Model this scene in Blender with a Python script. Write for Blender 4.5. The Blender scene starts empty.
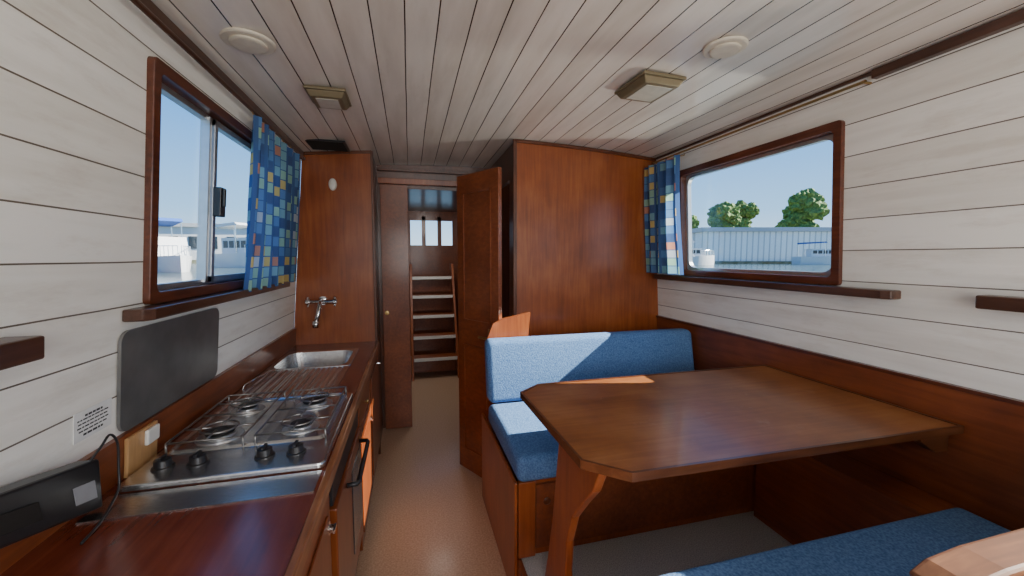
import bpy, math, random, bmesh
from mathutils import Vector, Matrix
random.seed(3)
OFF=1.55   # camera-level coordinates -> floor at z=0
def XL(z): return -0.736-0.077*(0.75-z)
def XR(z): return 1.83+0.06*(0.75-z)
def CZ(x): return 0.815-0.065*((x-0.545)/1.285)**2
WL={}
# ---------------------------------------------------------------- materials
def newmat(name):
    m=bpy.data.materials.new(name); m.use_nodes=True
    nt=m.node_tree; b=nt.nodes['Principled BSDF']
    return m,nt,b
def N(nt,t,**k):
    n=nt.nodes.new(t)
    for a,v in k.items(): setattr(n,a,v)
    return n
def L(nt,a,b): nt.links.new(a,b)
def setp(b,color=None,rough=None,metal=None,coat=None,spec=None):
    if color is not None: b.inputs['Base Color'].default_value=(*color,1)
    if rough is not None: b.inputs['Roughness'].default_value=rough
    if metal is not None: b.inputs['Metallic'].default_value=metal
    if coat is not None:
        b.inputs['Coat Weight'].default_value=coat; b.inputs['Coat Roughness'].default_value=0.15
    if spec is not None: b.inputs['Specular IOR Level'].default_value=spec
def ramp(nt,stops,interp='LINEAR'):
    r=N(nt,'ShaderNodeValToRGB'); cr=r.color_ramp; cr.interpolation=interp
    while len(cr.elements)<len(stops): cr.elements.new(0.5)
    for e,(p,c) in zip(cr.elements,stops): e.position=p; e.color=(*c,1)
    return r
def noise_mat(name,c1,c2,scale=20,rough=0.5,metal=0,coat=0,bump=0,detail=4,stretch=(1,1,1)):
    m,nt,b=newmat(name); tc=N(nt,'ShaderNodeTexCoord'); mp=N(nt,'ShaderNodeMapping')
    mp.inputs['Scale'].default_value=stretch
    n=N(nt,'ShaderNodeTexNoise'); n.inputs['Scale'].default_value=scale; n.inputs['Detail'].default_value=detail
    L(nt,tc.outputs['Object'],mp.inputs['Vector']); L(nt,mp.outputs[0],n.inputs['Vector'])
    r=ramp(nt,[(0.35,c1),(0.65,c2)]); L(nt,n.outputs['Fac'],r.inputs[0]); L(nt,r.outputs[0],b.inputs['Base Color'])
    setp(b,rough=rough,metal=metal,coat=coat)
    if bump:
        bp=N(nt,'ShaderNodeBump'); bp.inputs['Strength'].default_value=bump; bp.inputs['Distance'].default_value=0.004
        L(nt,n.outputs['Fac'],bp.inputs['Height']); L(nt,bp.outputs[0],b.inputs['Normal'])
    return m
def wood(name,dark,mid,light,grain='z',rough=0.34,coat=0.35,scale=1.0,blotch=0.5,k=1.0,spots=0.0):
    dark,mid,light=[tuple(v*k for v in c) for c in (dark,mid,light)]
    m,nt,b=newmat(name); tc=N(nt,'ShaderNodeTexCoord'); mp=N(nt,'ShaderNodeMapping')
    s={'x':(1.5,22,22),'y':(22,1.5,22),'z':(22,22,1.5)}[grain]
    mp.inputs['Scale'].default_value=[v*scale for v in s]
    n=N(nt,'ShaderNodeTexNoise'); n.inputs['Scale'].default_value=2.2; n.inputs['Detail'].default_value=7; n.inputs['Distortion'].default_value=0.6
    L(nt,tc.outputs['Object'],mp.inputs['Vector']); L(nt,mp.outputs[0],n.inputs['Vector'])
    n2=N(nt,'ShaderNodeTexNoise'); n2.inputs['Scale'].default_value=5.0; n2.inputs['Detail'].default_value=4
    L(nt,tc.outputs['Object'],n2.inputs['Vector'])
    mx=N(nt,'ShaderNodeMath',operation='MULTIPLY_ADD'); mx.inputs[1].default_value=blotch; 
    L(nt,n2.outputs['Fac'],mx.inputs[0])
    sc=N(nt,'ShaderNodeMath',operation='MULTIPLY'); sc.inputs[1].default_value=1-blotch; L(nt,n.outputs['Fac'],sc.inputs[0]); L(nt,sc.outputs[0],mx.inputs[2])
    r=ramp(nt,[(0.32,dark),(0.5,mid),(0.68,light)]); L(nt,mx.outputs[0],r.inputs[0])
    if spots:
        n3=N(nt,'ShaderNodeTexNoise'); n3.inputs['Scale'].default_value=7; n3.inputs['Detail'].default_value=8; n3.inputs['Roughness'].default_value=0.7
        L(nt,tc.outputs['Object'],n3.inputs['Vector']); r3=ramp(nt,[(0.60,(0,0,0)),(0.72,(1,1,1))]); L(nt,n3.outputs['Fac'],r3.inputs[0])
        mu=N(nt,'ShaderNodeMath',operation='MULTIPLY'); mu.inputs[1].default_value=spots; L(nt,r3.outputs[0],mu.inputs[0])
        mi=N(nt,'ShaderNodeMix',data_type='RGBA'); L(nt,mu.outputs[0],mi.inputs[0]); L(nt,r.outputs[0],mi.inputs[6]); mi.inputs[7].default_value=(0.50,0.36,0.24,1)
        L(nt,mi.outputs[2],b.inputs['Base Color'])
    else: L(nt,r.outputs[0],b.inputs['Base Color'])
    setp(b,rough=rough,coat=coat,spec=0.4)
    bp=N(nt,'ShaderNodeBump'); bp.inputs['Strength'].default_value=0.06; bp.inputs['Distance'].default_value=0.002
    L(nt,n.outputs['Fac'],bp.inputs['Height']); L(nt,bp.outputs[0],b.inputs['Normal'])
    return m
def planks(name,axis,spacing,base,base2,seam,seamw=0.045,rough=0.45,phase=0.0,coat=0.0,grime=0.0):
    m,nt,b=newmat(name); tc=N(nt,'ShaderNodeTexCoord'); sp=N(nt,'ShaderNodeSeparateXYZ'); L(nt,tc.outputs['Object'],sp.inputs[0])
    wn=N(nt,'ShaderNodeTexNoise'); wn.inputs['Scale'].default_value=1.7; L(nt,tc.outputs['Object'],wn.inputs['Vector'])
    wob=N(nt,'ShaderNodeMath',operation='MULTIPLY'); wob.inputs[1].default_value=0.006; L(nt,wn.outputs['Fac'],wob.inputs[0])
    ad=N(nt,'ShaderNodeMath',operation='ADD'); L(nt,sp.outputs[axis],ad.inputs[0]); L(nt,wob.outputs[0],ad.inputs[1])
    dv=N(nt,'ShaderNodeMath',operation='DIVIDE'); dv.inputs[1].default_value=spacing; L(nt,ad.outputs[0],dv.inputs[0])
    ph=N(nt,'ShaderNodeMath',operation='ADD'); ph.inputs[1].default_value=50+phase; L(nt,dv.outputs[0],ph.inputs[0])
    fr=N(nt,'ShaderNodeMath',operation='FRACT'); L(nt,ph.outputs[0],fr.inputs[0])
    fl=N(nt,'ShaderNodeMath',operation='FLOOR'); L(nt,ph.outputs[0],fl.inputs[0])
    ws=N(nt,'ShaderNodeTexWhiteNoise',noise_dimensions='1D'); L(nt,fl.outputs[0],ws.inputs['W'])
    n=N(nt,'ShaderNodeTexNoise'); n.inputs['Scale'].default_value=4; n.inputs['Detail'].default_value=6
    mp=N(nt,'ShaderNodeMapping'); mp.inputs['Scale'].default_value=(1.0 if axis!=0 else 4,0.5,7 if axis==2 else 1); L(nt,tc.outputs['Object'],mp.inputs[0]); L(nt,mp.outputs[0],n.inputs['Vector'])
    mm=N(nt,'ShaderNodeMath',operation='MULTIPLY_ADD'); mm.inputs[1].default_value=0.4; L(nt,ws.outputs['Value'],mm.inputs[0]); L(nt,n.outputs['Fac'],mm.inputs[2])
    r=ramp(nt,[(0.35,base2),(0.85,base)]); L(nt,mm.outputs[0],r.inputs[0]); col=r.outputs[0]
    if grime:
        n3=N(nt,'ShaderNodeTexNoise'); n3.inputs['Scale'].default_value=9; n3.inputs['Detail'].default_value=9; n3.inputs['Roughness'].default_value=0.7
        mp3=N(nt,'ShaderNodeMapping'); mp3.inputs['Scale'].default_value=(1,0.35,1.6) if axis==2 else (1.6,0.35,1); L(nt,tc.outputs['Object'],mp3.inputs[0]); L(nt,mp3.outputs[0],n3.inputs['Vector'])
        r3=ramp(nt,[(0.52,(0,0,0)),(0.78,(1,1,1))]); L(nt,n3.outputs['Fac'],r3.inputs[0])
        mu=N(nt,'ShaderNodeMath',operation='MULTIPLY'); mu.inputs[1].default_value=grime; L(nt,r3.outputs[0],mu.inputs[0])
        mi=N(nt,'ShaderNodeMix',data_type='RGBA'); L(nt,mu.outputs[0],mi.inputs[0]); L(nt,col,mi.inputs[6]); mi.inputs[7].default_value=(0.46,0.38,0.29,1); col=mi.outputs[2]
    lt=N(nt,'ShaderNodeMath',operation='LESS_THAN'); lt.inputs[1].default_value=seamw; L(nt,fr.outputs[0],lt.inputs[0])
    mix=N(nt,'ShaderNodeMix',data_type='RGBA'); L(nt,lt.outputs[0],mix.inputs[0]); L(nt,col,mix.inputs[6]); mix.inputs[7].default_value=(*seam,1)
    L(nt,mix.outputs[2],b.inputs['Base Color'])
    inv=N(nt,'ShaderNodeMath',operation='SUBTRACT'); inv.inputs[0].default_value=1; L(nt,lt.outputs[0],inv.inputs[1])
    bp=N(nt,'ShaderNodeBump'); bp.inputs['Strength'].default_value=0.5; bp.inputs['Distance'].default_value=0.003
    L(nt,inv.outputs[0],bp.inputs['Height'])
    bp2=N(nt,'ShaderNodeBump'); bp2.inputs['Strength'].default_value=0.25; bp2.inputs['Distance'].default_value=0.004
    L(nt,n.outputs['Fac'],bp2.inputs['Height']); L(nt,bp.outputs[0],bp2.inputs['Normal']); L(nt,bp2.outputs[0],b.inputs['Normal'])
    setp(b,rough=rough,coat=coat); return m
def plain(name,c,rough=0.5,metal=0,coat=0):
    return noise_mat(name,[v*0.92 for v in c],c,scale=30,rough=rough,metal=metal,coat=coat)

M_wallL=planks('painted_planks_left',2,0.128,(0.93,0.91,0.85),(0.80,0.77,0.69),(0.14,0.11,0.08),0.032,grime=0.4)
M_wallR=planks('painted_planks_right',2,0.135,(0.88,0.86,0.80),(0.73,0.70,0.63),(0.13,0.10,0.075),0.030,phase=0.3,grime=0.45)
M_ceil=planks('painted_planks_ceiling',0,0.112,(0.82,0.76,0.68),(0.65,0.59,0.51),(0.055,0.038,0.028),0.042,rough=0.26,coat=0.35,grime=0.25)
M_bulk=wood('mahogany_bulkhead',(0.22,0.050,0.012),(0.32,0.078,0.018),(0.42,0.120,0.030),k=0.86)
M_cab=wood('cabinet_mahogany',(0.22,0.050,0.012),(0.30,0.070,0.017),(0.38,0.100,0.026),k=0.62)
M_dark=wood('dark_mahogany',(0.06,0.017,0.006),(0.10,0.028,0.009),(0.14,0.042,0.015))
M_frame=wood('window_frame_wood',(0.05,0.014,0.007),(0.10,0.026,0.011),(0.15,0.042,0.018),grain='y')
M_sill=wood('sill_wood',(0.035,0.014,0.008),(0.065,0.026,0.014),(0.105,0.044,0.025),grain='y')
M_table=wood('table_wood',(0.19,0.062,0.018),(0.29,0.105,0.032),(0.38,0.165,0.06),grain='x',rough=0.36,coat=0.25,blotch=0.65,k=0.84,spots=0.25)
M_tedge=wood('table_edge_wood',(0.05,0.015,0.006),(0.09,0.03,0.011),(0.14,0.05,0.02),grain='x')
M_counter=wood('worktop_wood',(0.11,0.020,0.011),(0.165,0.032,0.015),(0.22,0.050,0.022),grain='y',rough=0.22,coat=0.5,spots=0.06,k=0.9)
M_cedge=wood('worktop_edge_wood',(0.12,0.04,0.016),(0.26,0.10,0.04),(0.45,0.22,0.10),grain='y')
M_wains=wood('wainscot_wood',(0.13,0.032,0.010),(0.20,0.050,0.015),(0.27,0.075,0.022),grain='y',rough=0.42)
M_pine=wood('pine_board',(0.42,0.22,0.09),(0.55,0.31,0.13),(0.65,0.40,0.19),grain='z')
M_trail=wood('worn_rail_wood',(0.05,0.018,0.008),(0.10,0.038,0.017),(0.18,0.08,0.036),grain='x',coat=0.1,rough=0.45)
M_blue=noise_mat('blue_seat_fabric',(0.05,0.125,0.29),(0.12,0.24,0.46),scale=140,rough=0.95,bump=0.5)
M_steel=noise_mat('brushed_steel',(0.55,0.55,0.54),(0.72,0.72,0.71),scale=60,rough=0.27,metal=1,stretch=(1,6,1))
M_chrome=plain('chrome',(0.8,0.8,0.8),0.12,1)
M_alu=plain('aluminium',(0.6,0.61,0.62),0.35,0.9)
M_wire=plain('pan_support_wire',(0.30,0.29,0.28),0.3,0.9)
M_black=plain('black_plastic',(0.018,0.018,0.02),0.35)
M_board=noise_mat('grey_metal_board',(0.16,0.16,0.16),(0.23,0.23,0.225),scale=6,rough=0.36,metal=0.6)
M_white=plain('white_plastic',(0.80,0.79,0.74),0.4)
M_cream=plain('cream_plastic',(0.70,0.64,0.52),0.45)
M_lens=plain('lamp_diffuser',(0.60,0.57,0.48),0.25)
M_lampb=plain('lamp_base_bronze',(0.22,0.175,0.10),0.4,0.3)
M_paper=plain('label_paper',(0.82,0.82,0.80),0.6)
M_ink=plain('label_ink',(0.03,0.03,0.03),0.7)
M_grey=plain('grey_label',(0.32,0.33,0.35),0.5)
M_rust=noise_mat('speckled_linoleum',(0.44,0.27,0.165),(0.58,0.39,0.26),scale=110,rough=0.38,detail=8,coat=0.15)
M_carpet=noise_mat('grey_carpet',(0.34,0.33,0.30),(0.60,0.58,0.54),scale=200,rough=0.95,bump=0.4)
M_brass=plain('brass',(0.45,0.30,0.12),0.35,0.9)
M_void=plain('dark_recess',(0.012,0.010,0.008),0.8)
M_tread=plain('tread_nosing',(0.75,0.74,0.70),0.4)
M_boatw=plain('boat_gelcoat',(0.62,0.63,0.64),0.25)
M_bblue=plain('canopy_blue',(0.03,0.10,0.35),0.7)
M_bglass=plain('boat_window',(0.02,0.03,0.04),0.1)
M_bred=plain('boat_red',(0.28,0.05,0.03),0.4)
M_roof=plain('shed_roof',(0.45,0.46,0.47),0.5)
M_shed=planks('shed_cladding',0,0.9,(0.88,0.88,0.84),(0.78,0.79,0.76),(0.50,0.52,0.51),0.25,rough=0.5)
M_leaf=noise_mat('tree_leaves',(0.05,0.10,0.02),(0.16,0.27,0.06),scale=2,rough=0.8)
M_bark=plain('tree_bark',(0.10,0.07,0.05),0.9)
M_bank=noise_mat('bank',(0.10,0.11,0.06),(0.2,0.19,0.14),scale=1,rough=0.9)
def glassmat():
    m,nt,b=newmat('window_glass'); out=nt.nodes['Material Output']
    t=N(nt,'ShaderNodeBsdfTransparent'); g=N(nt,'ShaderNodeBsdfGlossy'); g.inputs['Roughness'].default_value=0.02
    t.inputs['Color'].default_value=(0.96,0.98,0.98,1)
    mx=N(nt,'ShaderNodeMixShader'); mx.inputs[0].default_value=0.03
    L(nt,t.outputs[0],mx.inputs[1]); L(nt,g.outputs[0],mx.inputs[2]); L(nt,mx.outputs[0],out.inputs[0]); return m
M_glass=glassmat()
def watermat():
    m,nt,b=newmat('water'); setp(b,(0.05,0.08,0.08),0.12)
    n=N(nt,'ShaderNodeTexNoise'); n.inputs['Scale'].default_value=1.2; n.inputs['Detail'].default_value=6
    tc=N(nt,'ShaderNodeTexCoord'); L(nt,tc.outputs['Object'],n.inputs['Vector'])
    bp=N(nt,'ShaderNodeBump'); bp.inputs['Strength'].default_value=0.5; bp.inputs['Distance'].default_value=0.10
    L(nt,n.outputs['Fac'],bp.inputs['Height']); L(nt,bp.outputs[0],b.inputs['Normal']); return m
M_water=watermat()
def curtainmat():
    m,nt,b=newmat('checked_curtain_cloth'); uv=N(nt,'ShaderNodeUVMap')
    sn=N(nt,'ShaderNodeVectorMath',operation='DIVIDE'); sn.inputs[1].default_value=(0.070,0.055,1); L(nt,uv.outputs[0],sn.inputs[0])
    fl=N(nt,'ShaderNodeVectorMath',operation='FLOOR'); L(nt,sn.outputs[0],fl.inputs[0])
    ws=N(nt,'ShaderNodeTexWhiteNoise',noise_dimensions='2D'); L(nt,fl.outputs[0],ws.inputs['Vector'])
    # per-column tint so the checks line up in vertical bands
    sf=N(nt,'ShaderNodeSeparateXYZ'); L(nt,fl.outputs[0],sf.inputs[0])
    wc=N(nt,'ShaderNodeTexWhiteNoise',noise_dimensions='1D'); L(nt,sf.outputs[0],wc.inputs['W'])
    mA=N(nt,'ShaderNodeMath',operation='MULTIPLY'); mA.inputs[1].default_value=0.62; L(nt,ws.outputs['Value'],mA.inputs[0])
    mB=N(nt,'ShaderNodeMath',operation='MULTIPLY_ADD'); mB.inputs[1].default_value=0.38; L(nt,wc.outputs['Value'],mB.inputs[0]); L(nt,mA.outputs[0],mB.inputs[2])
    r=ramp(nt,[(0,(0.07,0.15,0.40)),(0.20,(0.12,0.26,0.52)),(0.32,(0.24,0.48,0.58)),(0.42,(0.07,0.13,0.30)),(0.52,(0.72,0.55,0.20)),(0.60,(0.13,0.28,0.55)),(0.68,(0.34,0.58,0.46)),(0.78,(0.60,0.28,0.20)),(0.86,(0.50,0.58,0.66))],'CONSTANT')
    L(nt,mB.outputs[0],r.inputs[0])
    fr=N(nt,'ShaderNodeVectorMath',operation='FRACTION'); L(nt,sn.outputs[0],fr.inputs[0])
    sp=N(nt,'ShaderNodeSeparateXYZ'); L(nt,fr.outputs[0],sp.inputs[0])
    a=N(nt,'ShaderNodeMath',operation='LESS_THAN'); a.inputs[1].default_value=0.26; L(nt,sp.outputs[0],a.inputs[0])
    c=N(nt,'ShaderNodeMath',operation='LESS_THAN'); c.inputs[1].default_value=0.10; L(nt,sp.outputs[1],c.inputs[0])
    mx=N(nt,'ShaderNodeMath',operation='MAXIMUM'); L(nt,a.outputs[0],mx.inputs[0]); L(nt,c.outputs[0],mx.inputs[1])
    mix=N(nt,'ShaderNodeMix',data_type='RGBA'); L(nt,mx.outputs[0],mix.inputs[0]); L(nt,r.outputs[0],mix.inputs[6]); mix.inputs[7].default_value=(0.07,0.15,0.36,1)
    L(nt,mix.outputs[2],b.inputs['Base Color']); setp(b,rough=0.9)
    out=nt.nodes['Material Output']; tr=N(nt,'ShaderNodeBsdfTranslucent'); L(nt,mix.outputs[2],tr.inputs[0])
    ms=N(nt,'ShaderNodeMixShader'); ms.inputs[0].default_value=0.4; L(nt,b.outputs[0],ms.inputs[1]); L(nt,tr.outputs[0],ms.inputs[2]); L(nt,ms.outputs[0],out.inputs[0])
    return m
M_curt=curtainmat()
# ---------------------------------------------------------------- geometry
class G:
    def __init__(s): s.v=[]; s.f=[]
    def add(s,v,f):
        o=len(s.v); s.v+= [tuple(p) for p in v]; s.f+=[[i+o for i in q] for q in f]; return s
    def box(s,lo,hi):
        x0,y0,z0=lo; x1,y1,z1=hi
        return s.add([(x0,y0,z0),(x1,y0,z0),(x1,y1,z0),(x0,y1,z0),(x0,y0,z1),(x1,y0,z1),(x1,y1,z1),(x0,y1,z1)],
          [(0,3,2,1),(4,5,6,7),(0,1,5,4),(1,2,6,5),(2,3,7,6),(3,0,4,7)])
    def prism(s,poly,axis,a,b):
        n=len(poly)
        def mk(p,c):
            if axis=='x': return (c,p[0],p[1])
            if axis=='y': return (p[0],c,p[1])
            return (p[0],p[1],c)
        v=[mk(p,a) for p in poly]+[mk(p,b) for p in poly]
        f=[list(range(n)),list(range(2*n-1,n-1,-1))]+[[i,(i+1)%n,(i+1)%n+n,i+n] for i in range(n)]
        return s.add(v,f)
    def cyl(s,p0,p1,r,seg=24,r2=None):
        p0=Vector(p0);p1=Vector(p1); r2=r if r2 is None else r2
        d=(p1-p0).normalized(); u=d.orthogonal().normalized(); w=d.cross(u)
        v=[];
        for p,rr in((p0,r),(p1,r2)):
            for i in range(seg):
                a=2*math.pi*i/seg; v.append(p+(u*math.cos(a)+w*math.sin(a))*rr)
        f=[[i,(i+1)%seg,(i+1)%seg+seg,i+seg] for i in range(seg)]+[list(range(seg))[::-1],list(range(seg,2*seg))]
        return s.add(v,f)
    def tube(s,pts,r,seg=10,closed=False):
        pts=[Vector(p) for p in pts]; n=len(pts); v=[];f=[]; prev=None
        for i,p in enumerate(pts):
            if closed: d=pts[(i+1)%n]-pts[i-1]
            else: d=pts[min(i+1,n-1)]-pts[max(i-1,0)]
            d.normalize()
            if prev is None: u=d.orthogonal().normalized()
            else:
                u=prev-d*prev.dot(d); u=u.normalized() if u.length>1e-5 else d.orthogonal().normalized()
            prev=u; w=d.cross(u)
            for k in range(seg):
                a=2*math.pi*k/seg; v.append(p+(u*math.cos(a)+w*math.sin(a))*r)
        m=n if closed else n-1
        for i in range(m):
            for k in range(seg):
                j=(i+1)%n; f.append([i*seg+k,i*seg+(k+1)%seg,j*seg+(k+1)%seg,j*seg+k])
        if not closed: f+= [list(range(seg))[::-1],[(n-1)*seg+k for k in range(seg)]]
        return s.add(v,f)
    def lathe(s,c,prof,axis='z',seg=32,sx=1,sy=1):
        v=[];n=len(prof)
        for r,h in prof:
            for k in range(seg):
                a=2*math.pi*k/seg; x=r*math.cos(a)*sx;y=r*math.sin(a)*sy
                if axis=='z': p=(c[0]+x,c[1]+y,c[2]+h)
                elif axis=='y': p=(c[0]+x,c[1]+h,c[2]+y)
                else: p=(c[0]+h,c[1]+x,c[2]+y)
                v.append(p)
        f=[[i*seg+k,i*seg+(k+1)%seg,(i+1)*seg+(k+1)%seg,(i+1)*seg+k] for i in range(n-1) for k in range(seg)]
        f+=[list(range(seg))[::-1],[(n-1)*seg+k for k in range(seg)]]
        return s.add(v,f)
    def rot(s,c,ang,axis='Z'):
        m=Matrix.Rotation(ang,3,axis); c=Vector(c); s.v=[tuple(m@(Vector(p)-c)+c) for p in s.v]; return s
    def make(s,name,mat,parent=None,lean=None,bevel=0,smooth=False,label=None,cat=None,struct=False,seg=2,group=None,world=False):
        vs=[]
        for x,y,z in s.v:
            if lean=='L': x=XL(z)+x
            elif lean=='R': x=XR(z)-x
            vs.append(Vector((x,y,z+OFF)))
        if parent is not None: o=WL[parent.name]
        elif struct or world: o=Vector((0,0,0))
        else:
            lo=[min(v[i] for v in vs) for i in range(3)]; hi=[max(v[i] for v in vs) for i in range(3)]
            o=Vector(((lo[0]+hi[0])/2,(lo[1]+hi[1])/2,lo[2]))
        me=bpy.data.meshes.new(name); me.from_pydata([v-o for v in vs],[],s.f); me.materials.append(mat)
        bm=bmesh.new(); bm.from_mesh(me); bmesh.ops.recalc_face_normals(bm,faces=bm.faces); bm.to_mesh(me); bm.free()
        ob=bpy.data.objects.new(name,me); bpy.context.collection.objects.link(ob)
        if parent is not None: ob.parent=parent
        else: ob.location=o
        WL[ob.name]=o
        if smooth:
            for p in me.polygons: p.use_smooth=True
        if bevel:
            b=ob.modifiers.new('bevel','BEVEL'); b.width=bevel; b.segments=seg; b.limit_method='ANGLE'; b.angle_limit=math.radians(40)
        if struct: ob['kind']='structure'
        if label: ob['label']=label
        if cat: ob['category']=cat
        if group: ob['group']=group
        return ob
def root(name,loc,label,cat,group=None):
    e=bpy.data.objects.new(name,None); bpy.context.collection.objects.link(e)
    e.empty_display_size=0.05
    w=Vector((loc[0],loc[1],loc[2]+OFF)); e.location=w; WL[e.name]=w
    e['label']=label; e['category']=cat
    if group: e['group']=group
    return e
def rrect(cx,cy,w,h,r,n=6):
    pts=[]
    for sx,sy,a0 in((1,1,0),(-1,1,90),(-1,-1,180),(1,-1,270)):
        for i in range(n+1):
            a=math.radians(a0+90*i/n); pts.append((cx+sx*(w/2-r)+r*math.cos(a),cy+sy*(h/2-r)+r*math.sin(a)))
    return pts
FZ=-1.55; DZ=-1.36
# ---------------------------------------------------------------- shell
def wall_with_holes(name,lean,y0,y1,z0,z1,holes,mat,th=0.05):
    g=G(); ys=sorted({y0,y1,*[h[0] for h in holes],*[h[1] for h in holes]}); 
    for a,b in zip(ys[:-1],ys[1:]):
        hs=[h for h in holes if h[0]<=a+1e-6 and h[1]>=b-1e-6]
        if not hs: g.box((-th,a,z0),(0,b,z1))
        else:
            h=hs[0]; g.box((-th,a,z0),(0,b,h[2])); g.box((-th,a,h[3]),(0,b,z1))
    return g.make(name,mat,lean=lean,struct=True)
WLh=[(1.50,2.62,-0.115,0.57),(-0.3,0.72,-0.10,0.55)]
WRh=[(1.38,2.40,-0.095,0.56),(-0.4,0.62,-0.08,0.53)]
wall_with_holes('wall_left','L',-1.5,3.19,FZ,0.80,WLh,M_wallL)
wall_with_holes('wall_right','R',-1.5,2.72,FZ,0.80,WRh,M_wallR)
g=G(); 
g.box((-1.0,-1.55,FZ),(-0.1,-1.5,0.85)); g.box((1.3,-1.55,FZ),(2.1,-1.5,0.85)); g.box((-0.1,-1.55,0.6),(1.3,-1.5,0.85)); g.box((-0.1,-1.55,FZ),(1.3,-1.5,-0.6))
g.make('wall_back',M_bulk,struct=True)
G().box((-1.0,-1.55,FZ-0.06),(2.1,6.6,FZ)).make('floor',M_rust,struct=True)
G().box((0.46,-1.5,FZ+0.001),(1.93,2.72,DZ)).make('floor.001',M_carpet,struct=True)
G().box((0.44,-1.5,FZ+0.001),(0.459,2.40,DZ+0.01)).make('trim_1',M_wains,struct=True)
g=G(); nx=24
xs=[-0.80+i*(2.72/nx) for i in range(nx+1)]
poly=[(x,CZ(x)) for x in xs]+[(x,CZ(x)+0.05) for x in xs[::-1]]
g.prism(poly,'y',-1.5,3.65); g.make('ceiling',M_ceil,struct=True)
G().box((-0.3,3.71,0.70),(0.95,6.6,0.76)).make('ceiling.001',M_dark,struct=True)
g=G(); g.prism([(XL(FZ),FZ),(-0.262,FZ),(-0.262,CZ(-0.262)-0.002),(XL(0.75)+0.002,0.748)],'y',3.19,3.23); g.make('wall_galley_end',M_bulk,struct=True)
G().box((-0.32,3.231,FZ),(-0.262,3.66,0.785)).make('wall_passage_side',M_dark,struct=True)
G().box((-0.268,3.165,FZ),(-0.250,3.20,CZ(-0.26)-0.004)).make('trim_2',M_dark,struct=True,bevel=0.003)
g=G()
g.prism([(-0.74,0.728),(-0.26,0.772),(-0.26,0.79),(-0.74,0.748)],'y',3.17,3.19); g.make('trim_3',M_dark,struct=True)
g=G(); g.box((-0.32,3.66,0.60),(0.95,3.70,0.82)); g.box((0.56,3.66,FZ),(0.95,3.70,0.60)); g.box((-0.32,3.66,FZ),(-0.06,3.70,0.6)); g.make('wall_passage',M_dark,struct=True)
G().box((-0.25,3.62,0.63),(0.70,3.658,0.68)).make('trim_4',M_bulk,struct=True,bevel=0.004)
G().box((-0.25,3.62,0.74),(0.70,3.658,0.765)).make('trim_5',M_dark,struct=True,bevel=0.004)
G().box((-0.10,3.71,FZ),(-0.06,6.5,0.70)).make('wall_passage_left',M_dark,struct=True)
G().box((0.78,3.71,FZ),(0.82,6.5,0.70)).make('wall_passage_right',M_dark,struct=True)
g=G(); n=14
xs=[0.72+i*((1.835-0.72)/n) for i in range(n+1)]
poly=[(x,CZ(x)-0.002) for x in xs]+[(XR(FZ),FZ),(0.72,FZ)]
g.prism(poly,'y',2.72,2.75); g.make('wall_washroom_front',M_bulk,struct=True)
g=G(); g.box((0.72,2.751,FZ),(0.75,2.86,0.80)); g.box((0.72,3.42,FZ),(0.75,3.65,0.80)); g.box((0.72,2.86,0.56),(0.75,3.42,0.80)); g.make('wall_washroom_side',M_dark,struct=True)
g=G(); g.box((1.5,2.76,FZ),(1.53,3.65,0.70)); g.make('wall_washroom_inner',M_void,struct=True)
G().box((0.708,2.700,FZ),(0.735,2.722,CZ(0.72)-0.003)).make('trim_6',M_dark,struct=True,bevel=0.004)
g=G(); poly=[(x,CZ(x)-0.003) for x in xs]+[(x,CZ(x)-0.022) for x in xs[::-1]]
g.prism(poly,'y',2.700,2.719); g.make('trim_7',M_dark,struct=True)
G().box((0.0,-1.5,0.715),(0.022,3.16,0.745)).make('trim_8',M_sill,lean='L',struct=True)
G().box((0.0,-1.5,0.712),(0.028,1.23,0.745)).make('trim_9',M_sill,lean='R',struct=True)
G().box((0.0,1.24,0.735),(0.010,2.69,0.748)).make('trim_10',M_sill,lean='R',struct=True)
G().box((0.001,-1.5,FZ),(0.018,3.18,-0.52)).make('trim_11',M_wains,lean='L',struct=True)
G().box((0.001,-1.5,DZ+0.001),(0.018,2.71,-0.475)).make('trim_12',M_wains,lean='R',struct=True)
G().box((0.001,-1.5,-0.474),(0.026,2.71,-0.46)).make('trim_13',M_frame,lean='R',struct=True)
G().box((1.73,0.90,DZ+0.001),(1.90,1.60,-0.90)).make('trim_14',M_wains,struct=True)
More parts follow.
